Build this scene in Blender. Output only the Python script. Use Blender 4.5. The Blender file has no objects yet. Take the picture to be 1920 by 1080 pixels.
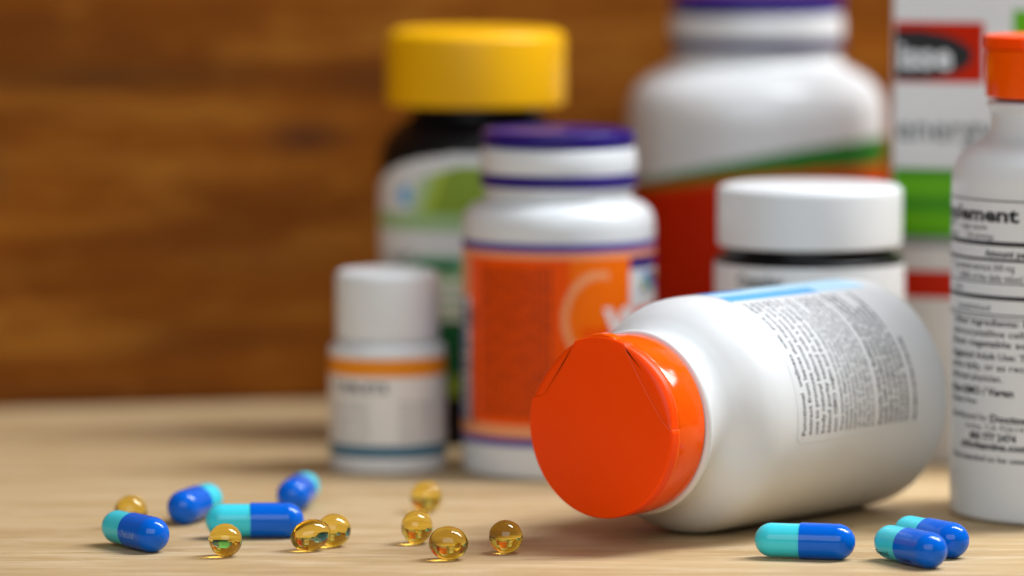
import bpy, bmesh, math, random
from mathutils import Vector, Matrix
random.seed(7)
S = 0.001                      # all lengths below are millimetres
scn = bpy.context.scene
col = scn.collection
R = math.radians
PI = math.pi

# ------------------------------------------------------------------ camera
cam_d = bpy.data.cameras.new("camera")
cam = bpy.data.objects.new("camera", cam_d); col.objects.link(cam)
cam.location = (0, -1050*S, 149*S)
cam.rotation_euler = (R(90-5.05), 0, 0)
cam_d.sensor_width = 36.0
cam_d.lens = 9500/1920*36.0
cam_d.clip_start = 0.01
cam_d.clip_end = 50
cam_d.dof.use_dof = True
cam_d.dof.focus_distance = 1058*S
cam_d.dof.aperture_fstop = 6.4
cam_d.dof.aperture_blades = 9
scn.camera = cam

# ------------------------------------------------------------------ light
w = bpy.data.worlds.new("World"); scn.world = w; w.use_nodes = True
bg = w.node_tree.nodes["Background"]
bg.inputs[0].default_value = (0.93, 0.96, 1.0, 1)
bg.inputs[1].default_value = 0.10

def window_or_fill_light(loc, sx, sy, power, tint, target=(0, 60, 20)):
    d = bpy.data.lights.new("window_or_fill_light", 'AREA')
    d.shape = 'RECTANGLE'; d.size = sx*S; d.size_y = sy*S
    d.energy = power; d.color = tint
    o = bpy.data.objects.new("window_or_fill_light", d); col.objects.link(o)
    o.location = Vector(loc)*S
    o.rotation_euler = (Vector(target)-Vector(loc)).to_track_quat('-Z', 'Y').to_euler()
    return o
# a tall window of three panes, high on the right
for k in (-1, 0, 1):
    window_or_fill_light((400 + 150*k*0.86, 140 + 14*k, 640 - 150*k*0.5), 132, 310, 3.0, (0.90, 0.955, 1.0))
# added front fill lamp, standing in for light bounced around the room
window_or_fill_light((-120, -1050, 600), 1200, 700, 8.1, (0.83, 0.92, 1.0))
# a row of three narrow window panes farther off to the right, seen as glints on the glossy cap
for k in (-1, 0, 1):
    o = window_or_fill_light((760 + 8*k, 445 + 105*k, 604 - 95*k), 62, 230, 0.9, (1.0, 1.0, 1.0), target=(25, 5, 35))

scn.view_settings.view_transform = 'Standard'
scn.view_settings.look = 'None'
scn.view_settings.exposure = 0.0
scn.view_settings.gamma = 1.0
scn.cycles.use_denoising = True
scn.cycles.max_bounces = 14
scn.cycles.transmission_bounces = 12
scn.cycles.sample_clamp_indirect = 6.0
scn.cycles.caustics_refractive = True
scn.cycles.caustics_reflective = False
scn.cycles.blur_glossy = 0.3

# ------------------------------------------------------------------ materials
def lin(r, g, b):
    f = lambda c: c/12.92 if c <= 0.04045 else ((c+0.055)/1.055)**2.4
    return (f(r/255), f(g/255), f(b/255), 1)

def new_mat(name):
    m = bpy.data.materials.new(name); m.use_nodes = True
    nt = m.node_tree
    return m, nt, nt.nodes["Principled BSDF"]

def plastic(name, c, rough=0.3, bump=0.0, bscale=900, ior=1.5, sss=0.0, coat=0.0, var=0.03, spec=0.5):
    m, nt, p = new_mat(name)
    c = tuple(c)[:3]
    tc = nt.nodes.new("ShaderNodeTexCoord")
    n = nt.nodes.new("ShaderNodeTexNoise"); n.inputs["Scale"].default_value = 90; n.inputs["Detail"].default_value = 4
    nt.links.new(tc.outputs["Object"], n.inputs["Vector"])
    mx = nt.nodes.new("ShaderNodeMix"); mx.data_type = 'RGBA'
    mx.inputs["A"].default_value = (*[x*(1-var) for x in c], 1)
    mx.inputs["B"].default_value = (*[min(1, x*(1+var)) for x in c], 1)
    nt.links.new(n.outputs["Fac"], mx.inputs["Factor"])
    nt.links.new(mx.outputs["Result"], p.inputs["Base Color"])
    rr = nt.nodes.new("ShaderNodeMapRange")
    rr.inputs["To Min"].default_value = rough*0.82; rr.inputs["To Max"].default_value = rough*1.2
    nt.links.new(n.outputs["Fac"], rr.inputs["Value"]); nt.links.new(rr.outputs["Result"], p.inputs["Roughness"])
    p.inputs["IOR"].default_value = ior; p.inputs["Specular IOR Level"].default_value = spec
    if sss:
        p.inputs["Subsurface Weight"].default_value = sss
        p.inputs["Subsurface Radius"].default_value = (1, 0.8, 0.6)
        p.inputs["Subsurface Scale"].default_value = 0.0015
    if coat:
        p.inputs["Coat Weight"].default_value = coat; p.inputs["Coat Roughness"].default_value = 0.08
    if bump:
        b = nt.nodes.new("ShaderNodeBump"); b.inputs["Strength"].default_value = bump; b.inputs["Distance"].default_value = 0.0004
        n2 = nt.nodes.new("ShaderNodeTexNoise"); n2.inputs["Scale"].default_value = bscale; n2.inputs["Detail"].default_value = 3
        nt.links.new(tc.outputs["Object"], n2.inputs["Vector"])
        nt.links.new(n2.outputs["Fac"], b.inputs["Height"]); nt.links.new(b.outputs["Normal"], p.inputs["Normal"])
    return m

M = {}
M['white_bottle'] = plastic('white_bottle', (0.71, 0.715, 0.715), 0.30, 0.06, 350)
M['white_cap'] = plastic('white_cap', (0.71, 0.715, 0.715), 0.42)
M['label_white'] = plastic('label_white', (0.70, 0.705, 0.71), 0.36, 0.03, 200)
M['label_cream'] = plastic('label_cream', (0.74, 0.70, 0.66), 0.4)
M['black_bottle'] = plastic('black_bottle', (0.006, 0.005, 0.005), 0.3, spec=0.22)
M['orange_lid'] = plastic('orange_lid', (0.99, 0.065, 0.0), 0.34, 0.03, 130, sss=0.4, var=0.05, spec=0.15)
M['yellow_cap'] = plastic('yellow_cap', (0.83, 0.415, 0.002), 0.4, spec=0.25)
M['orange_cap'] = plastic('orange_cap', (0.98, 0.098, 0.0002), 0.10, 0.035, 130, sss=0.4, var=0.05, spec=0.3)
M['purple'] = plastic('purple', (0.018, 0.006, 0.155), 0.3, spec=0.35)
M['purple_print'] = plastic('purple_print', (0.065, 0.035, 0.27), 0.4, spec=0.22)
M['grey_purple'] = plastic('grey_purple', (0.028, 0.028, 0.10), 0.4, spec=0.22)
M['orange_print'] = plastic('orange_print', (0.88, 0.082, 0.0), 0.36, spec=0.12)
M['orange_light'] = plastic('orange_light', (0.90, 0.15, 0.002), 0.36, spec=0.12)
M['orange_pale'] = plastic('orange_pale', (0.84, 0.33, 0.14), 0.36, spec=0.22)
M['red_print'] = plastic('red_print', (0.52, 0.016, 0.0), 0.35, spec=0.12)
M['rust_print'] = plastic('rust_print', (0.55, 0.075, 0.006), 0.35, spec=0.22)
M['green_print'] = plastic('green_print', (0.02, 0.17, 0.022), 0.35, spec=0.22)
M['green_bright'] = plastic('green_bright', (0.12, 0.42, 0.004), 0.35, spec=0.22)
M['green_mid'] = plastic('green_mid', (0.055, 0.28, 0.006), 0.35, spec=0.22)
M['green_dark'] = plastic('green_dark', (0.004, 0.11, 0.035), 0.4, spec=0.22)
M['green_mint'] = plastic('green_mint', (0.19, 0.48, 0.27), 0.4, spec=0.22)
M['green_sage'] = plastic('green_sage', (0.33, 0.50, 0.24), 0.4, spec=0.22)
M['green_pale'] = plastic('green_pale', (0.50, 0.60, 0.40), 0.4)
M['green_lime'] = plastic('green_lime', (0.38, 0.50, 0.06), 0.4, spec=0.22)
M['green_olive'] = plastic('green_olive', (0.22, 0.33, 0.03), 0.4, spec=0.22)
M['sky_blue'] = plastic('sky_blue', (0.10, 0.43, 0.78), 0.34)
M['mid_blue'] = plastic('mid_blue', (0.04, 0.27, 0.66), 0.34, spec=0.22)
M['pale_blue'] = plastic('pale_blue', (0.45, 0.70, 0.86), 0.34)
M['teal_print'] = plastic('teal_print', (0.05, 0.15, 0.22), 0.4, spec=0.22)
M['amber_print'] = plastic('amber_print', (0.78, 0.25, 0.01), 0.4, spec=0.22)
M['grey_print'] = plastic('grey_print', (0.30, 0.31, 0.32), 0.4)
M['dark_print'] = plastic('dark_print', (0.02, 0.02, 0.022), 0.45, spec=0.22)
M['ink'] = plastic('ink', (0.018, 0.018, 0.02), 0.45, spec=0.22)
M['ink_label'] = plastic('ink_label', (0.10, 0.104, 0.11), 0.45, spec=0.3)
M['ink_soft'] = plastic('ink_soft', (0.14, 0.15, 0.16), 0.45)
M['ink_red'] = plastic('ink_red', (0.012, 0.006, 0.03), 0.45, spec=0.22)
M['ink_brown'] = plastic('ink_brown', (0.20, 0.015, 0.004), 0.45, spec=0.22)
M['ink_pale'] = plastic('ink_pale', (0.12, 0.25, 0.62), 0.45)
M['print_white'] = plastic('print_white', (0.80, 0.80, 0.80), 0.4)
M['print_grey'] = plastic('print_grey', (0.74, 0.76, 0.78), 0.4)
M['carton'] = plastic('carton', (0.71, 0.715, 0.715), 0.42)
M['capsule_blue'] = plastic('capsule_blue', (0.0, 0.118, 0.62), 0.12, 0.05, 260, var=0.04, spec=0.3)
M['capsule_teal'] = plastic('capsule_teal', (0.055, 0.62, 0.72), 0.13, 0.05, 260, var=0.04, spec=0.3)

def softgel_mat():
    m, nt, p = new_mat('softgel')
    nt.nodes.remove(p)
    out = nt.nodes["Material Output"]
    g = nt.nodes.new("ShaderNodeBsdfGlass"); g.inputs["IOR"].default_value = 1.46; g.inputs["Roughness"].default_value = 0.0
    g.inputs["Color"].default_value = (1, 0.97, 0.88, 1)
    v = nt.nodes.new("ShaderNodeVolumeAbsorption")
    v.inputs["Color"].default_value = (0.968, 0.86, 0.0, 1); v.inputs["Density"].default_value = 245
    nt.links.new(g.outputs[0], out.inputs["Surface"]); nt.links.new(v.outputs[0], out.inputs["Volume"])
    return m
M['softgel'] = softgel_mat()

def wood(name, base, dark, pale, pore, rough, stretch, knots=(), band=(55, 0.5), bump=0.15, pore_amt=0.5, spec=0.3, grain=(4, 4.5)):
    """grain runs along local x"""
    m, nt, p = new_mat(name)
    N, L = nt.nodes, nt.links
    tc = N.new("ShaderNodeTexCoord")
    def noise(sx, sy, sz, detail=5, rough_=0.55, dist=0.0):
        mp = N.new("ShaderNodeMapping"); mp.inputs["Scale"].default_value = (sx, sy, sz)
        L.new(tc.outputs["Object"], mp.inputs["Vector"])
        n = N.new("ShaderNodeTexNoise"); n.inputs["Scale"].default_value = 1.0
        n.inputs["Detail"].default_value = detail; n.inputs["Roughness"].default_value = rough_
        n.inputs["Distortion"].default_value = dist
        L.new(mp.outputs["Vector"], n.inputs["Vector"])
        return n.outputs["Fac"]
    def ramp(fac, lo, hi, a=0.0, b=1.0):
        r = N.new("ShaderNodeMapRange"); r.inputs["From Min"].default_value = lo; r.inputs["From Max"].default_value = hi
        r.inputs["To Min"].default_value = a; r.inputs["To Max"].default_value = b
        L.new(fac, r.inputs["Value"]); return r.outputs["Result"]
    def mix(fac, A, B):
        x = N.new("ShaderNodeMix"); x.data_type = 'RGBA'
        L.new(fac, x.inputs["Factor"])
        for k, v in (("A", A), ("B", B)):
            if isinstance(v, tuple): x.inputs[k].default_value = (*v[:3], 1)
            else: L.new(v, x.inputs[k])
        return x.outputs["Result"]
    bx, by = stretch
    broad = noise(bx, by, by, 4, 0.55, 0.6)
    mid = noise(bx*grain[0], by*grain[1], by*grain[1], 6, 0.65, 0.5)
    fleck = noise(bx*9, by*5, by*5, 5, 0.7, 0.2)
    fine = noise(bx*14, by*17, by*17, 5, 0.7)
    pores = noise(bx*17, by*13, by*13, 3, 0.55)
    zone = noise(bx*3, by*1.6, by*1.6, 3, 0.5)
    c = mix(ramp(broad, 0.30, 0.70), dark, base)
    c = mix(ramp(mid, 0.50, 0.72, 0, 0.75), c, pale)
    c = mix(ramp(mid, 0.48, 0.28, 0, 0.75), c, dark)
    c = mix(ramp(fleck, 0.56, 0.74, 0, 0.5), c, pale)
    c = mix(ramp(fine, 0.50, 0.26, 0, 0.55), c, dark)
    pz = N.new("ShaderNodeMath"); pz.operation = 'MULTIPLY'
    L.new(ramp(pores, 0.60, 0.70, 0, pore_amt), pz.inputs[0]); L.new(ramp(zone, 0.45, 0.62), pz.inputs[1])
    c = mix(pz.outputs[0], c, pore)
    for (kx, kz, rx, rz, kc, amt) in knots:           # dark knots and mineral streaks
        mp = N.new("ShaderNodeMapping"); mp.vector_type = 'POINT'
        mp.inputs["Location"].default_value = (-kx*S/(rx*S), 0, -kz*S/(rz*S))
        mp.inputs["Scale"].default_value = (1/(rx*S), 0, 1/(rz*S))
        L.new(tc.outputs["Object"], mp.inputs["Vector"])
        ln = N.new("ShaderNodeVectorMath"); ln.operation = 'LENGTH'; L.new(mp.outputs["Vector"], ln.inputs[0])
        ad = N.new("ShaderNodeMath"); ad.operation = 'MULTIPLY_ADD'; ad.inputs[1].default_value = 0.9; 
        L.new(mid, ad.inputs[0]); L.new(ln.outputs["Value"], ad.inputs[2])
        c = mix(ramp(ad.outputs[0], 1.45, 0.45, 0, amt), c, kc)
    L.new(c, p.inputs["Base Color"])
    L.new(ramp(fine, 0.3, 0.7, rough*1.15, rough*0.85), p.inputs["Roughness"])
    p.inputs["Specular IOR Level"].default_value = spec
    b = N.new("ShaderNodeBump"); b.inputs["Strength"].default_value = bump; b.inputs["Distance"].default_value = 0.0003
    ad = N.new("ShaderNodeMath"); ad.operation = 'SUBTRACT'; L.new(fine, ad.inputs[0]); L.new(ramp(pores, 0.6, 0.72, 0, 0.8), ad.inputs[1])
    L.new(ad.outputs[0], b.inputs["Height"]); L.new(b.outputs["Normal"], p.inputs["Normal"])
    return m
M['table_wood'] = wood('table_wood', (0.58, 0.415, 0.225), (0.42, 0.27, 0.125), (0.73, 0.575, 0.39), (0.18, 0.105, 0.05),
                       0.5, (7, 55), bump=0.22, pore_amt=0.65, spec=0.15)
M['wall_wood'] = wood('wall_wood', (0.235, 0.068, 0.005), (0.11, 0.027, 0.002), (0.40, 0.160, 0.021), (0.12, 0.035, 0.008),
                      0.6, (6, 30), pore_amt=0.35, spec=0.06, grain=(1.6, 3.0),
                      knots=[(-3, 71, 15, 6, (0.030, 0.010, 0.008), 0.8), (-60, 87, 62, 5, (0.075, 0.028, 0.006), 0.75),
                             (-14, 39, 30, 7, (0.085, 0.022, 0.003), 0.7), (-36, 17, 34, 6, (0.085, 0.022, 0.003), 0.7),
                             (-88, 62, 10, 14, (0.11, 0.05, 0.012), 0.5), (16, 86, 20, 7, (0.08, 0.024, 0.005), 0.7), (-70, 3, 60, 5, (0.075, 0.02, 0.004), 0.6)])

# ------------------------------------------------------------------ object helpers
def link(name, me, parent=None, mats=()):
    for m in mats: me.materials.append(m if not isinstance(m, str) else M[m])
    o = bpy.data.objects.new(name, me); col.objects.link(o)
    if parent is not None: o.parent = parent
    return o

def finish(me, angle=40):
    me.polygons.foreach_set("use_smooth", [True]*len(me.polygons))
    me.set_sharp_from_angle(angle=R(angle))
    me.update()
    return me

def thing(name, label, cat, loc=(0, 0, 0), rot=(0, 0, 0), group=None):
    o = bpy.data.objects.new(name, None); col.objects.link(o)
    o.empty_display_size = 0.02
    o.location = Vector(loc)*S; o.rotation_euler = rot
    o['label'] = label; o['category'] = cat
    if group: o['group'] = group
    return o

def smooth_profile(pts, n=6):
    """Catmull-Rom through the points"""
    P = [Vector(p) for p in pts]; out = []
    for i in range(len(P)-1):
        a, b, c, d = P[max(i-1, 0)], P[i], P[i+1], P[min(i+2, len(P)-1)]
        for k in range(n):
            t = k/n
            q = 0.5*((2*b)+(c-a)*t+(2*a-5*b+4*c-d)*t*t+(3*b-a-3*c+d)*t**3)
            out.append((max(q.x, 0), q.y))
    out.append(tuple(P[-1])); return out

def fillet(pts, n=5):
    """profile from (r, z, fillet radius) corners"""
    out = []
    for i, p in enumerate(pts):
        v = Vector(p[:2]); rad = p[2] if len(p) > 2 else 0
        if rad == 0 or i in (0, len(pts)-1): out.append(tuple(v)); continue
        a = (Vector(pts[i-1][:2])-v); b = (Vector(pts[i+1][:2])-v)
        la, lb = a.length, b.length; a.normalize(); b.normalize()
        t = min(rad/math.tan(a.angle(b)/2), la*0.49, lb*0.49)
        p0, p1 = v+a*t, v+b*t
        for k in range(n+1):
            s_ = k/n
            out.append(tuple((1-s_)**2*p0+2*s_*(1-s_)*v+s_*s_*p1))
    return out

def lathe(prof, seg=128, mod=None):
    vs, fs = [], []
    rings = []
    for (r, z) in prof:
        if r < 1e-4:
            rings.append([len(vs)]); vs.append((0, 0, z*S)); continue
        ring = []
        for k in range(seg):
            a = 2*PI*k/seg
            rr = r + (mod(a, r, z) if mod else 0)
            ring.append(len(vs)); vs.append((rr*math.cos(a)*S, rr*math.sin(a)*S, z*S))
        rings.append(ring)
    for A, B in zip(rings, rings[1:]):
        if len(A) == 1 and len(B) == 1: continue
        for k in range(seg):
            k2 = (k+1) % seg
            if len(A) == 1: fs.append((A[0], B[k2], B[k]))
            elif len(B) == 1: fs.append((A[k], A[k2], B[0]))
            else: fs.append((A[k], A[k2], B[k2], B[k]))
    me = bpy.data.meshes.new("lathe"); me.from_pydata(vs, [], fs)
    return me

def recalc(me):
    bm = bmesh.new(); bm.from_mesh(me); bmesh.ops.recalc_face_normals(bm, faces=bm.faces); bm.to_mesh(me); bm.free(); return me

def round_part(name, prof, parent, mat, seg=128, mod=None, angle=40):
    return link(name, finish(recalc(lathe(prof, seg, mod)), angle), parent, [mat])

def label_patch(name, rad, a0, a1, z0, z1, func, mats, parent, cell=0.6):
    """printed label: thin sheet wrapped round a cylinder; func(u mm from -Y facing line, z) -> material index or None"""
    nu = max(8, int(abs(a1-a0)*PI/180*rad/cell)); nz = max(2, int((z1-z0)/cell))
    full = abs(a1-a0) >= 359.9
    vs, fs, mi = [], [], []
    cols = nu if full else nu+1
    for j in range(nz+1):
        z = z0+(z1-z0)*j/nz
        for i in range(cols):
            a = R(a0+(a1-a0)*i/nu)
            vs.append((rad*math.cos(a)*S, rad*math.sin(a)*S, z*S))
    for j in range(nz):
        for i in range(nu):
            am = a0+(a1-a0)*(i+0.5)/nu
            u = R(am+90)*rad
            k = func(u, z0+(z1-z0)*(j+0.5)/nz)
            if k is None: continue
            i2 = (i+1) % cols
            fs.append((j*cols+i, j*cols+i2, (j+1)*cols+i2, (j+1)*cols+i)); mi.append(k)
    me = bpy.data.meshes.new(name); me.from_pydata(vs, [], fs)
    me.polygons.foreach_set("material_index", mi)
    me.polygons.foreach_set("use_smooth", [True]*len(fs)); me.update()
    return link(name, me, parent, mats)

_text_cache = {}
def text_mesh(s, size, bold):
    key = (s, size, bold)
    if key in _text_cache: return _text_cache[key]
    c = bpy.data.curves.new("t", 'FONT'); c.body = s; c.size = size; c.resolution_u = 2
    c.offset = bold*size
    o = bpy.data.objects.new("t", c); col.objects.link(o)
    dg = bpy.context.evaluated_depsgraph_get(); dg.update()
    me = bpy.data.meshes.new_from_object(o.evaluated_get(dg))
    V = [tuple(v.co) for v in me.vertices]; F = [tuple(p.vertices) for p in me.polygons]
    bpy.data.objects.remove(o); bpy.data.curves.remove(c); bpy.data.meshes.remove(me)
    wdt = max((v[0] for v in V), default=0)
    _text_cache[key] = (V, F, wdt)
    return _text_cache[key]

class Print:
    """flat print: letters and rules collected in (u, v) mm, wrapped round a cylinder or laid on a plane"""
    def __init__(s): s.v, s.f = [], []
    def text(s, t, u, v, size, bold=0.0, width=None, rot=0, xs=1.0):
        V, F, wd = text_mesh(t, size, bold)
        k = (width/wd) if (width and wd) else xs
        b = len(s.v); cr, sr = math.cos(rot), math.sin(rot)
        for p in V:
            x, y = p[0]*k, p[1]; s.v.append((u+x*cr-y*sr, v+x*sr+y*cr))
        s.f += [tuple(b+i for i in f) for f in F]
    def rule(s, u0, u1, v, h, step=0.8):
        n = max(1, int((u1-u0)/step)); b = len(s.v)
        for i in range(n+1):
            u = u0+(u1-u0)*i/n; s.v += [(u, v-h/2), (u, v+h/2)]
        s.f += [(b+2*i, b+2*i+2, b+2*i+3, b+2*i+1) for i in range(n)]
    def wrap(s, name, rad, parent, mat, a0=-90):
        vs = [(rad*math.cos(R(a0)+u/rad)*S, rad*math.sin(R(a0)+u/rad)*S, v*S) for u, v in s.v]
        me = bpy.data.meshes.new(name); me.from_pydata(vs, [], s.f); me.update()
        me.polygons.foreach_set("use_smooth", [True]*len(s.f))
        return link(name, me, parent, [mat])
    def plane(s, name, parent, mat, y=0):
        me = bpy.data.meshes.new(name); me.from_pydata([(u*S, y*S, v*S) for u, v in s.v], [], s.f); me.update()
        return link(name, me, parent, [mat])

def rounded_plate(outline, z0, z1, rad, n=5):
    """closed plate from a 2-D outline, upper edge rounded by rad"""
    P = [Vector(p) for p in outline]; m = len(P); nr = []
    for i in range(m):
        d0 = (P[i]-P[i-1]).normalized(); d1 = (P[(i+1) % m]-P[i]).normalized()
        n0 = Vector((-d0.y, d0.x)); n1 = Vector((-d1.y, d1.x)); q = (n0+n1)
        q = q/max(q.length_squared/2, 0.6); nr.append(q)
    rads = list(rad) if isinstance(rad, (list, tuple)) else [rad]*m
    lev = list(range(n+2)); vs, fs = [], []
    for k in lev:
        for p, q, r_ in zip(P, nr, rads):
            t = max(k-1, 0)/n*PI/2
            ins = r_*(1-math.cos(t)); z = z0 if k == 0 else z1-r_+r_*math.sin(t)
            vs.append(((p.x+q.x*ins)*S, (p.y+q.y*ins)*S, z*S))
    for l in range(len(lev)-1):
        for i in range(m):
            j = (i+1) % m
            fs.append((l*m+i, l*m+j, (l+1)*m+j, (l+1)*m+i))
    fs.append(tuple(range(m-1, -1, -1))); fs.append(tuple((len(lev)-1)*m+i for i in range(m)))
    me = bpy.data.meshes.new("plate"); me.from_pydata(vs, [], fs)
    return me

def arc(r, a0, a1, n): return [(r*math.cos(R(a0+(a1-a0)*k/n)), r*math.sin(R(a0+(a1-a0)*k/n))) for k in range(n+1)]

def flip_cap(parent, z0, z1, r, ca=(2, 70), cb=(110, 160)):
    """orange flip-top cap: skirt, two fixed side pieces of the top, and the hinged lid between them"""
    zt = z1-2.9
    skirt = round_part('cap', fillet([(r-1.5, z0+0.4), (r-1.2, z0, .3), (r-0.05, z0, .5), (r, z0+1.0, .4), (r+.2, z0+2.8), (r+.28, (z0+zt)/2), (r+.2, zt-1.8), (r+0.02, zt-0.1, .3), (r-0.6, zt, .2), (0, zt)]), parent, 'orange_cap', 160)
    a0, a1 = ca; b0, b1 = cb
    # lid outline: round at the free side, cut by two seams that meet the rim at a step
    rl = r+0.28
    n1 = Vector((rl*math.cos(R(a0+7)), rl*math.sin(R(a0+7))))*0.885
    n2 = Vector((rl*math.cos(R(b1-6)), rl*math.sin(R(b1-6))))*0.86
    def bend(p, q, k, n=10):
        p, q = Vector(p), Vector(q); d = q-p; nn = Vector((-d.y, d.x)).normalized()
        return [tuple(p+d*t/n+nn*k*math.sin(PI*t/n)) for t in range(n+1)]
    out = arc(rl, a1+0.5, b0-0.5, 16)
    out += bend(out[-1], n2, 0.35)[1:] + arc(rl, b1, 360+a0, 90)
    out += bend(n1, arc(rl, a1+0.5, a1+0.5, 1)[0], 0.35)[:-1]
    link('lid', finish(recalc(rounded_plate(out, zt+0.12, z1, 0.5)), 50), skirt, ['orange_lid'])
    rs = r-0.05
    def ear(rim, seam_pts):
        k = len(rim)-1
        rr = [0.3+1.7*math.sin(PI*i/k)**0.6 if 0 < i < k else 0.15 for i in range(k+1)]+[0.12]*len(seam_pts)
        link('shoulder_piece', finish(recalc(rounded_plate(rim+seam_pts, zt-0.02, z1-0.14, rr, 7)), 50), skirt, ['orange_lid'])
    s1 = arc(rs, a0+0.6, a1+0.7, 26); ear(s1, bend(s1[-1], n1*0.98, -0.7)[1:])
    s2 = arc(rs, b0-0.7, b1-0.6, 22); ear(s2, bend(n2*0.98, s2[0], -0.7)[:-1])
    # thumb tab at the rim between the seams
    ma = (a1+b0)/2
    tab = rounded_plate([(rl*1.0*math.cos(R(ma+t))*k, rl*math.sin(R(ma+t))*k) for t, k in [(-13, .985), (-11, 1.012), (-6, 1.03), (0, 1.036), (6, 1.03), (11, 1.012), (13, .985)]][::1]
                        + [(rl*.93*math.cos(R(ma+8)), rl*.93*math.sin(R(ma+8))), (rl*.93*math.cos(R(ma-8)), rl*.93*math.sin(R(ma-8)))], zt+0.1, z1-0.5, 0.5)
    link('thumb_tab', finish(recalc(tab), 50), skirt, ['orange_cap'])
    return skirt

# ------------------------------------------------------------------ setting: table and wooden wall
def slab(name, x0, x1, y0, y1, z0, z1, mat, bevel=1.5):
    bm = bmesh.new()
    bmesh.ops.create_cube(bm, size=1)
    for v in bm.verts:
        v.co = Vector(((x0+x1)/2+v.co.x*(x1-x0), (y0+y1)/2+v.co.y*(y1-y0), (z0+z1)/2+v.co.z*(z1-z0)))*S
    if bevel: bmesh.ops.bevel(bm, geom=bm.edges[:], offset=bevel*S, segments=2, affect='EDGES', clamp_overlap=True)
    me = bpy.data.meshes.new(name); bm.to_mesh(me); bm.free()
    return link(name, me, None, [mat])
table = slab('table', -750, 750, -560, 560, -28, 0, 'table_wood')
table['label'] = 'pale wooden table top under all the bottles and pills'; table['category'] = 'table'
wall = slab('wall', -800, 800, 0, 18, 0.3, 620, 'wall_wood')
wall.location = (-52*S, 291*S, 0); wall.rotation_euler = (0, 0, math.atan(0.232))
wall['label'] = 'brown wooden board wall with a dark knot behind the bottles'; wall['category'] = 'wall'

# ------------------------------------------------------------------ bottles
def ribs(n, amp, zlo, zhi):
    def f(a, r, z):
        if z < zlo or z > zhi: return 0
        return amp*(abs(math.cos(a*n/2))-0.6)
    return f

# --- small white pill bottle
b = thing('pill_bottle', 'small white pill bottle with plain white cap and orange and blue label stripes', 'bottle', (-29.6, 149.4, 0))
round_part('body', fillet([(0, 0.6), (11.5, 0.5, .5), (13.9, 0, 1.6), (13.9, 29.6, 1.6), (12.0, 30.4, .5), (11.2, 31.0), (11.2, 35)]), b, 'white_bottle')
round_part('cap', fillet([(11.3, 31.4), (12.3, 31.2, .4), (12.4, 47.4, 2.2), (0, 47.6)]), b, 'white_cap', 240, ribs(90, .12, 31, 44))
def f(u, z):
    if 23.2 < z < 27.2: return 1
    if 3.9 < z < 7.1: return 2
    return 0
lab = label_patch('label', 13.98, -90, 270, 2.6, 27.8, f, ['label_cream', 'amber_print', 'teal_print'], b)
p = Print()
p.text("TABLETS", -14.5, 19.4, 3.0, 0.05, width=15)
for k, t in enumerate(["dietary supplement", "take one tablet", "with water after", "food once a day", "keep in a cool", "and dry place"]):
    p.text(t, -15, 16.4-k*1.7, 1.25, 0, width=11)
    p.text(t, 3, 16.4-k*1.7, 1.25, 0, width=10)
p.wrap('lettering', 14.05, lab, 'ink_soft')

# --- white bottle with purple lid and orange label
b = thing('supplement_bottle', 'white bottle with purple rimmed lid and orange label behind the fallen bottle', 'bottle', (11.0, 144.2, 0))
round_part('body', fillet([(0, 0.8), (19, 0.7, .6), (22.7, 0, 2.6), (22.75, 4)]) +
           smooth_profile([(22.75, 57), (22.7, 59.2), (22.15, 61.4), (20.7, 63.2), (18.8, 64.2), (17.5, 64.9), (16.95, 66.0), (16.8, 68)], 5), b, 'white_bottle', 160)
round_part('cap', fillet([(16.9, 66.8), (17.7, 66.6, .3), (18.2, 67.4, .4), (18.2, 70.2), (18.6, 73.5, 1.2), (18.2, 76.6, .6), (17.2, 77.2), (17.0, 78.5)]), b, 'white_cap', 200)
round_part('cap_ring', fillet([(17.6, 67.9), (18.6, 67.9, .3), (18.6, 71.1, .3), (17.8, 71.1)]), b, 'purple', 160)
round_part('lid', fillet([(16.5, 77.2), (17.6, 77.0, .3), (18.1, 77.7, .3), (18.1, 80.9, .8), (16.6, 81.1, .4), (15.8, 80.5, .4), (0, 80.3)]), b, 'purple', 160)
RP = 22.75
def f(u, z):
    psi = math.degrees(u/RP)
    if z > 53.8: return 1
    if 8.0 < z < 10.0: return 1
    if z <= 8.0: return None
    if z > 51.9 or z < 13.0: return 3
    if psi > 47:
        if z > 49: return 4
        if psi < 51: return 0
        if 58 < psi < 84 and 43.5 < z < 48:
            k = int((psi-58)/6.5)+int((z-43.5)/1.6)
            return (4, 5, 6, 1)[k % 4]
        if z > 40: return 0
        return 2
    if psi < -66:
        if psi < -72 and 10 < z < 42: return 1 if (int(z*1.3) % 3) else 0
        return 3 if z > 42 else 0
    # pale swirl
    r = math.hypot((psi-25)/23, (z-38)/11)
    if 0.86 < r < 1.03 and psi < 30: return 3
    if 0.6 < r <= 0.86 and psi < 30: return 7
    if r <= .6 and psi < 42: return 7 if z > 36 else 2
    return 7 if (psi > 6 and z > 38) else 2
lab = label_patch('label', RP+.07, -90-180, 270-180, 7.5, 55.6, f,
                  ['label_white', 'purple_print', 'orange_print', 'orange_pale', 'purple', 'green_lime', 'sky_blue', 'orange_light'], b, 0.5)
p = Print()
words = ["suggested usage take one softgel daily with food", "store in a cool dry place after opening keep lid closed", "natural colour variation may occur in this product",
         "not manufactured with wheat gluten soy milk egg", "caution for adults only consult a physician if pregnant", "other ingredients softgel capsule and olive oil"]
for k in range(13):
    p.text(words[k % 6], -20.0+k*1.5, 14.8, 1.3, 0.04, width=35, rot=PI/2)
p.wrap('lettering', RP+.16, lab, 'ink_brown')
p = Print(); p.text("Vi", 11.5, 33.5, 9.5, 0.05); p.wrap('lettering', RP+.17, lab, 'print_white')
p = Print()
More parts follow.
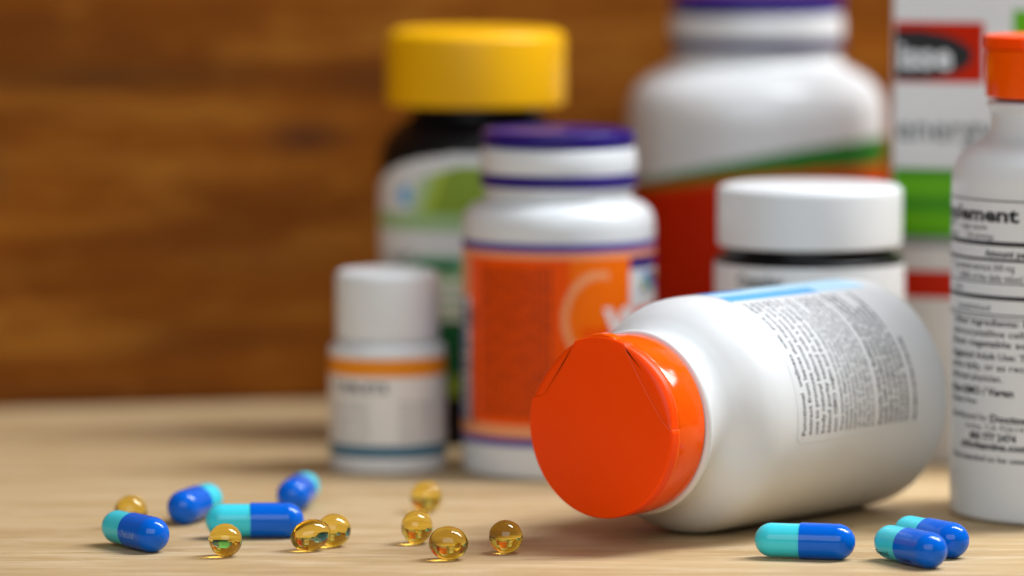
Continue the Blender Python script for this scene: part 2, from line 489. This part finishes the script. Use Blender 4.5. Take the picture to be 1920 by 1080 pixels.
for k in range(6): p.text("supplement facts per softgel", -29.8+k*1.3, 12, 1.1, 0.02, width=28, rot=PI/2)
p.wrap('lettering', RP+.18, lab, 'ink')

# --- black bottle with ribbed yellow cap
b = thing('supplement_bottle', 'black bottle with a big ribbed yellow cap and green label', 'bottle', (-9.1, 213.4, 0))
round_part('body', fillet([(0, 0.8), (20, 0.7, .6), (24, 0, 2.6), (24.05, 4)]) +
           smooth_profile([(24.05, 67.5), (23.9, 70.8), (22.6, 74.5), (19.6, 78.2), (16.8, 80.0), (16.0, 81.2), (15.9, 86)], 5), b, 'black_bottle', 160)
round_part('cap', fillet([(20.5, 84.5), (21.6, 83.4, .6), (22.3, 83.6, .6), (22.35, 101.0, 2.4), (19.2, 102.2, .8), (18, 101.7, .5), (0, 101.6)]), b, 'yellow_cap', 480, ribs(120, .5, 84.4, 98.6))
RY = 24.05
def f(u, z):
    psi = math.degrees(u/RY)
    top = 72.4-0.00135*(psi+2)**2
    if z > top: return None
    if z < 8: return None
    if psi < -40-(z-60) * .3 and z > 58 and False: return 0
    edge = top-3.0-(max(0, -psi-8)*0.07)
    if z > edge: return 0
    if ((psi+46)/5.0)**2+((z-62)/3.0)**2 < 1: return 1
    if z > 57.5:
        g = psi+44+(z-57.5)*-0.9
        if g < 0: return 0
        return 11 if g < 6 else (4 if g < 11 else (2 if g < 17 else 3))
    if z > 53.4: return 4
    if z > 47.2: return 0
    if z > 43.2: return 5 if psi > -36 else (6 if psi < -48 and int(psi) % 3 else 0)
    if z > 31: return 7 if (int(z*.7) % 2) else 8
    if z > 18: return 9
    return 3 if z > 12.5 else 10
lab = label_patch('label', RY+.07, -270, 90, 7, 73, f, ['label_white', 'sky_blue', 'green_lime', 'green_olive', 'green_sage', 'green_mint', 'grey_print', 'green_sage', 'label_cream', 'green_dark', 'black_bottle', 'green_pale'], b)
p = Print(); p.text("Green", -21, 43.4, 5.6, 0.05, width=17); p.wrap('lettering', RY+.15, lab, 'green_dark')

# --- large white bottle with purple lid
b = thing('supplement_bottle', 'large white bottle with purple lid and red label with green swoosh', 'bottle', (64.0, 277, 0))
RL = 33.7
round_part('body', fillet([(0, 0.8), (29, 0.7, .6), (33.7, 0, 3.5), (33.7, 6)]) +
           smooth_profile([(33.7, 75), (33.6, 78), (32.9, 81.6), (31.3, 84.8), (28.4, 87.4), (25.2, 89.2), (22.9, 90.6), (21.6, 92.4), (20.9, 95)], 6), b, 'white_bottle', 200)
round_part('cap', fillet([(21.0, 94.4), (21.8, 94.0, .3), (22.4, 94.8, .5), (22.4, 97.4), (22.7, 100, 1.0), (22.3, 103.6, .6), (21, 104.2), (20.9, 106)]), b, 'white_cap', 200)
round_part('cap_ring', fillet([(21.8, 94.6), (22.8, 94.6, .3), (22.8, 97.6, .3), (22, 97.6)]), b, 'grey_purple', 160)
round_part('lid', fillet([(20.5, 104.2), (21.8, 104.0, .3), (22.4, 104.6, .4), (22.4, 108.8, 1.0), (20.6, 109.1, .4), (19.8, 108.4, .4), (0, 108.2)]), b, 'purple', 160)
def f(u, z):
    psi = math.degrees(u/RL)
    x = math.sin(R(max(-90, min(90, psi))))
    mid = 66.2+4.6*x-2.2*x*x
    half = 2.3+1.5*x
    if z > mid+half: return 0
    if z > mid-half: return 1
    if z > mid-half-2.2-1.2*x: return 2
    return 3
lab = label_patch('label', RL+.08, -270, 90, 8, 75.5, f, ['label_white', 'green_print', 'rust_print', 'red_print'], b, 0.55)

# --- dark jar with white cap
b = thing('supplement_jar', 'dark jar with wide white ribbed cap standing behind the fallen bottle', 'jar', (69.4, 128, 0))
round_part('body', fillet([(0, 0.8), (18, 0.7, .6), (22, 0, 2.2), (22.1, 52.4, 1.2), (20.0, 52.9, .4), (19.6, 53.4), (19.6, 58)]), b, 'black_bottle', 160)
round_part('cap', fillet([(20.4, 55.4), (21.0, 55.0, .3), (21.5, 55.3, .4), (21.55, 68.7, 2.3), (18.6, 69.3, .6), (0, 69.2)]), b, 'white_cap', 480, ribs(110, .2, 56, 66.3))
def f(u, z): return 0
lab = label_patch('label', 22.2, -270, 90, 4, 51.2, f, ['label_white'], b, 1.2)
p = Print()
p.text("Complex", -20, 46.4, 4.2, 0.05, width=13)
for k, t in enumerate(["with minerals and", "plant extracts", "dietary supplement", "sixty capsules"]): p.text(t, -20, 43.4-2.2*k, 1.7, .02, width=15)
p.wrap('lettering', 22.28, lab, 'ink_soft')

# --- carton
ang = -20
b = thing('carton', 'tall white carton with red and black logo and green bands at the wooden wall', 'box', (90.9, 160, 0), (0, 0, R(ang)))
bx = slab('board', 0, 62, 0, 95, 0, 170, 'carton', 0.5); bx.parent = b  # depth and unseen top enlarged so the carton shades the large bottle
def cf(u, z):
    if 76+15.3 < z < 106.2 and u < 22.6:
        if ((u-4.2)/15.4)**2+((z-98)/6.0)**2 < 1: return 2
        return 1
    if 103.2 < z < 109 and 29.3 < u < 60: return 3
    if 54.6 < z < 71:
        return 3 if (64.5 < z < 68.8 or 56 < z < 60.5) else 4
    if 51.9 < z <= 54.6: return 5
    if 40.2 < z < 46.6 and u > 2: return 1
    return None
def flat_patch(name, u0, u1, z0, z1, func, mats, parent, place, cell=0.5):
    vs, fs, mi = [], [], []
    nu, nz = int((u1-u0)/cell), int((z1-z0)/cell); idx = {}
    def vid(i, j):
        if (i, j) not in idx:
            idx[(i, j)] = len(vs); vs.append(tuple(c*S for c in place(u0+(u1-u0)*i/nu, z0+(z1-z0)*j/nz)))
        return idx[(i, j)]
    for j in range(nz):
        for i in range(nu):
            k = func(u0+(u1-u0)*(i+.5)/nu, z0+(z1-z0)*(j+.5)/nz)
            if k is None: continue
            fs.append((vid(i, j), vid(i+1, j), vid(i+1, j+1), vid(i, j+1))); mi.append(k)
    me = bpy.data.meshes.new(name); me.from_pydata(vs, [], fs); me.polygons.foreach_set("material_index", mi); me.update()
    return link(name, me, parent, mats)
cm = ['carton', 'red_print', 'dark_print', 'green_bright', 'green_mid', 'grey_print']
pr = flat_patch('print', 0.5, 61.5, 1, 131, cf, cm, bx, lambda u, z: (u, -0.08, z))
flat_patch('side_print', -43.5, -0.5, 90, 108, cf, cm, bx, lambda u, z: (-0.08, -u, z))
flat_patch('side_band', -43.5, -0.5, 50, 72, cf, cm, bx, lambda u, z: (-0.08, -u, z))
p = Print(); p.text("isse", 1.2, 94.9, 8.8, 0.03, width=13.6); p.plane('lettering', pr, 'print_grey', -0.16)
p = Print(); p.text("energy", 0.9, 77.6, 9.0, 0.012, width=24.5); p.plane('lettering', pr, 'ink_soft', -0.16)

# --- standing white bottle with orange flip cap, printed facts panel
b = thing('supplement_bottle', 'white bottle with orange flip cap and black supplement facts print standing upright', 'bottle', (123.7, 67.7, 0))
RR = 26.4
round_part('body', fillet([(0, 0.8), (22.5, 0.7, .6), (26.35, 0, 3.2), (26.4, 6)]) +
           smooth_profile([(26.4, 73), (26.3, 75.8), (25.5, 78.6), (23.6, 81.0), (20.8, 82.8), (18.9, 84.2), (18.1, 86.0), (17.9, 89.2), (18.6, 90.4), (18.9, 91.2), (18.2, 91.8), (17.0, 91.9)], 6), b, 'white_bottle', 200)
flip_cap(b, 92.6, 106.2, 19.2, (-130, -66), (-24, 30))
lab = label_patch('label', RR+.06, -200, 110, 10, 72, lambda u, z: 0, ['label_white'], b, 1.0)
p = Print(); u0 = -46.5
p.text("Supplement Facts", -47.6, 64.9, 4.5, 0.035, width=49)
p.text("Serving size", u0+1.2, 63.0, 1.7, 0); p.text("1 veggie capsule", -34, 63.0, 1.7, 0)
p.text("Servings", -41, 60.9, 1.9, 0); p.text("120 servings", -30.5, 60.9, 1.9, 0)
p.text("Amount per serving", -23.5, 57.1, 2.2, 0.03, width=19); p.text("% Daily Value", 8, 57.1, 2.2, 0.03)
p.text("(as mixed extract) 500 mg", -35.5, 54.0, 2.1, 0.005, width=20); p.text("90 mg", -3, 54.0, 2.1, 0.0)
p.text("(100% of the daily value)", -33.5, 51.7, 2.1, 0.005, width=20); p.text("500 mg", -3, 51.7, 2.1, 0.0)
p.text("Extract", -37, 49.1, 1.8, 0)
p.text("established", -34, 45.0, 1.9, 0, width=12)
for z, h in ((69.5, .3), (60.0, 1.0), (56.4, .6), (51.2, .25), (48.0, .95), (44.2, .3), (43.4, .2)): p.rule(u0, 30, z, h)
for (z, x0, x1, t, bo, sz) in (
    (41.7, -36.5, 24, "Other ingredients: Modified cellulose capsule, rice", 0.03, 2.2), (39.3, -37, 26, "microcrystalline cellulose, silica, magnesium stearate", 0.02, 2.2),
    (37.0, -37.5, -3, "(from vegetable sources).", 0.03, 2.2), (34.2, -37.5, 18, "Suggested Adult Use: Take 1 capsule daily with food", 0.03, 2.2),
    (31.8, -37.5, 22, "twice daily, or as recommended by a nutritionally-", 0.02, 2.2), (29.3, -37.5, -18.5, "informed physician.", 0.02, 2.2),
    (26.2, -37.5, -15.5, "Non-GMO / Vegan", 0.06, 2.5), (24.0, -37.5, -26, "Gluten free", 0.02, 2.0),
    (20.5, -37.5, -22.6, "Distributed by", 0.015, 2.1), (20.3, -21.8, 3, "Doctor's Best, Inc.", 0.06, 2.5),
    (18.4, -30, -13, "Irvine, CA 92614", 0.0, 2.0), (16.1, -28.3, -14.8, "800 777 2474", 0.06, 2.4), (14.1, -31.8, -11.4, "drbvitamins.com", 0.06, 2.4),
    (11.4, -37.5, 20, "*Not intended to be used by children under the age of 12", 0.03, 1.9)):
    p.text(t, x0, z, sz*0.94, bo*0.6, width=x1-x0)
p.v = [(u, z+1.4+(69.6-z)/57.4*0.9) for u, z in p.v]
p.wrap('lettering', RR+.13, lab, 'ink')

# --- fallen white bottle with orange flip cap
TH = R(39.75); RF = 25.6; LF = 92.0
ax = Vector((math.sin(TH), math.cos(TH), 0)); ex = Vector((math.cos(TH), -math.sin(TH), 0)); uz = Vector((0, 0, 1))
base = Vector((18.48, 11.5, RF))+ax*LF
b = thing('supplement_bottle', 'white bottle with orange flip cap lying on its side among the pills', 'bottle', base)
mt = Matrix.Identity(3); mt.col[0] = ex; mt.col[1] = uz; mt.col[2] = -ax
b.rotation_euler = mt.to_euler()
T = lambda t: LF-t                                    # t = distance behind the cap face
round_part('body', fillet([(0, 0.8), (21.5, 0.7, .6), (RF-.05, 0, 4.2), (RF, 8)]) +
           smooth_profile([(RF, T(36)), (RF, T(32)), (RF-.25, T(29)), (RF-1.1, T(26)), (RF-2.7, T(23.2)), (21.0, T(20.8)), (19.6, T(18.9)), (18.8, T(17.0)), (18.7, T(15.0)), (19.5, T(13.9)), (19.75, T(13.0)), (19.2, T(12.3)), (17.2, T(12.2))], 6), b, 'white_bottle', 200)
flip_cap(b, T(12.0), T(0), 19.0, (2, 70), (112, 164))
PB = 73.5
def f(u, z):
    phi = math.degrees(u/(RF+.06))-90
    cu, cz = R(phi+11)*RF, T(35.6)-z
    if cu < 2 and cz < 2 and math.hypot(2-cu, 2-cz) > 2: return None
    if phi > PB:
        if z < 24: return 2
        if phi > PB+15 and z > 42: return 3
        if phi > PB+8: return 2
        return 1
    return 0
lab = label_patch('label', RF+.06, -11, 172, 6.5, T(35.6), f, ['label_white', 'sky_blue', 'pale_blue', 'mid_blue'], b, 0.5)
p = Print(); u0 = R(84+1.0)*RF; 
para = ["Functional  wellness  with  pure  plant", "extract from leaves that supports daily", "use to promote normal function and the", "body natural balance with a broad range", "blend purity tested in every batch and",
        "non GMO vegan and free from gluten soy", "These statements have not been evaluated this product is not", "intended to diagnose treat cure or prevent any disease", "Warnings if you are pregnant or nursing consult with your",
        "health practitioner before taking this product keep out", "of reach of children store in a cool and dry place", "do not use if the seal under the cap is broken or is missing", "Keep the bottle tightly closed after each use this package is",
        "product is sold by weight not by volume please recycle", "Recycle where facilities exist in your area", "made with purified water and vegetable fibre", "Quality ingredients tested for purity potency", "made in a certified facility from domestic", "and imported ingredients guaranteed", "science based nutrition", "Best before see base of the bottle"]
tt = 38.4; mm = R(PB+84)*0
wfull = R(PB+7.5)*RF-1.6
for k, t in enumerate(para):
    big, small = k < 6, 6 <= k < 14
    sz = 1.75 if big else (1.4 if small else 1.6)
    wd_ = wfull*(1.0 if big else (0.55 if k == len(para)-1 else random.choice([0.99, 1.0, 0.97, 0.82])))
    p.text(t, 0.8, T(tt), sz, 0.012 if big else (0.01 if small else 0.03), width=wd_)
    tt += 2.25 if big else (3.0 if k == 13 else (1.6 if small else (3.2 if k == len(para)-2 else 1.95)))
p.wrap('lettering', RF+.13, lab, 'ink_label', a0=-9.2)

# ------------------------------------------------------------------ capsules
def half_profile(r, x_open, x_end, lip, sign, groove=None):
    pr = [(r-lip, x_open), (r, x_open+sign*0.03), ]
    xs = x_end-sign*r*1.02
    n = 10
    for k in range(1, n+1):
        x = x_open+(xs-x_open)*k/n
        rr = r
        if groove: rr -= groove[1]*math.exp(-((x-groove[0])/0.35)**2)
        pr.append((rr, x))
    for k in range(1, 17):
        t = k/16*PI/2
        pr.append((r*math.cos(t) if k < 16 else 0, xs+sign*r*1.02*math.sin(t)))
    return pr
def make_capsule():
    t = bpy.data.objects.new('capsule', None); t.empty_display_size = 0.01; col.objects.link(t)
    bl = half_profile(3.8, -0.9, 10.6, 0.35, 1, (6.0, 0.06)); te = half_profile(3.55, 0.5, -10.5, 0.3, -1)
    for nm, pr, m in (('cap', bl, 'capsule_blue'), ('body', te, 'capsule_teal')):
        me = lathe(pr, 56); me.transform(Matrix.Rotation(R(90), 4, 'Y'))
        link(nm, finish(recalc(me), 50), t, [m])
    return t
caps = [  # x, y, heading of the blue half, label, roll
    (-79.6, 11.0, -55, "blue and turquoise capsule leaning in front of a softgel, leftmost of the capsules"),
    (-69.6, 55.5, -107.5, "capsule pointing its blue end forward, left of the sideways capsule"),
    (-55.2, 27.4, 4.1, "capsule lying sideways behind the softgels, turquoise half on its left"),
    (-47.7, 75.7, -98, "blurred capsule half hidden behind the sideways capsule, farthest of all capsules"),
    (60.9, -4.5, -11, "single sharp capsule lying crosswise in front of the fallen bottle"),
    (82.2, -12.5, -60, "front capsule of the overlapping pair at right, with dark print"),
    (87.7, 2.4, -56, "rear capsule of the overlapping pair before the standing bottle"),
]
cproto = make_capsule()
for i, (x, y, hd, lb) in enumerate(caps):
    if i == 0: t = cproto
    else:
        t = cproto.copy(); col.objects.link(t)
        for ch in [c for c in cproto.children if c.name.split('.')[0] in ('cap', 'body')]:
            c = ch.copy(); col.objects.link(c); c.parent = t
    t.location = Vector((x, y, 3.8))*S; t.rotation_euler = (0, R(0.4), R(hd))
    t['label'] = lb; t['category'] = 'capsule'; t['group'] = 'two-tone capsules on the table'
def capsule_print(t, txt, size, x, a, r, mat, flip=False):
    p = Print(); p.text(txt, 0, 0, size, 0.03); me_o = p.wrap('lettering', r, t, mat, a0=0)
    me = me_o.data
    # letters run along the capsule axis
    vs = p.v; wd_ = max(v[0] for v in vs)
    for mv, (u, v) in zip(me.vertices, vs):
        an = R(a)-v/r
        mv.co = Vector((x+u, r*math.cos(an), r*math.sin(an)))*S
    me.update()
root = {o['label']: o for o in col.objects if o.get('category') == 'capsule'}
front = root[caps[5][3]]
capsule_print(front, "Fenbid", 1.7, -8.0, 222, 3.57, 'ink')
capsule_print(front, "Fenbid", 1.35, 0.9, 226, 3.83, 'ink_red')
capsule_print(root[caps[0][3]], "Fenbid", 1.9, 0.6, 192, 3.83, 'ink_pale')

# ------------------------------------------------------------------ softgels
def softgel_mesh():
    bm = bmesh.new(); bmesh.ops.create_uvsphere(bm, u_segments=64, v_segments=40, radius=1.0*S)
    me = bpy.data.meshes.new('softgel'); bm.to_mesh(me); bm.free()
    me.polygons.foreach_set("use_smooth", [True]*len(me.polygons)); me.update(); me.materials.append(M['softgel']); return me
gm = softgel_mesh()
gels = [  # x, y, width, height, depth, heading, tilt, label
    (-59.8, -1.1, 7.0, 6.95, 7.6, 15, 0, "round amber softgel alone in front of the sideways capsule"),
    (-42.4, 7.6, 8.7, 6.5, 6.9, 18, -14, "oval amber softgel tilted in front of its twin"),
    (-37.7, 13.9, 7.4, 7.0, 7.0, 40, 0, "amber softgel partly hidden behind the tilted oval softgel"),
    (-19.1, 68.3, 7.1, 7.0, 7.0, 0, 0, "blurred amber softgel below the gap between two bottles, farthest back"),
    (-20.2, 18.2, 6.6, 7.25, 7.6, -20, 0, "upright amber softgel just behind left of the wide oval one"),
    (-13.2, -5.9, 8.3, 7.05, 7.4, -10, 4, "wide oval amber softgel, front one of the middle cluster"),
    (-1.3, 4.0, 7.05, 7.0, 7.5, 30, 0, "round amber softgel nearest the orange cap"),
    (-82.9, 43.3, 7.1, 7.1, 7.1, 0, 0, "amber softgel peeking out behind the leftmost capsule"),
]
for (x, y, w_, h_, d_, hd, tl, lb) in gels:
    o = bpy.data.objects.new('softgel', gm); col.objects.link(o)
    o.scale = (w_/2, d_/2, h_/2)
    o.rotation_euler = (0, R(tl), R(hd))
    zz = math.sqrt((h_/2*math.cos(R(tl)))**2+(w_/2*math.sin(R(tl)))**2)
    o.location = Vector((x, y, zz+0.01))*S
    o['label'] = lb; o['category'] = 'softgel'; o['group'] = 'amber softgels on the table'
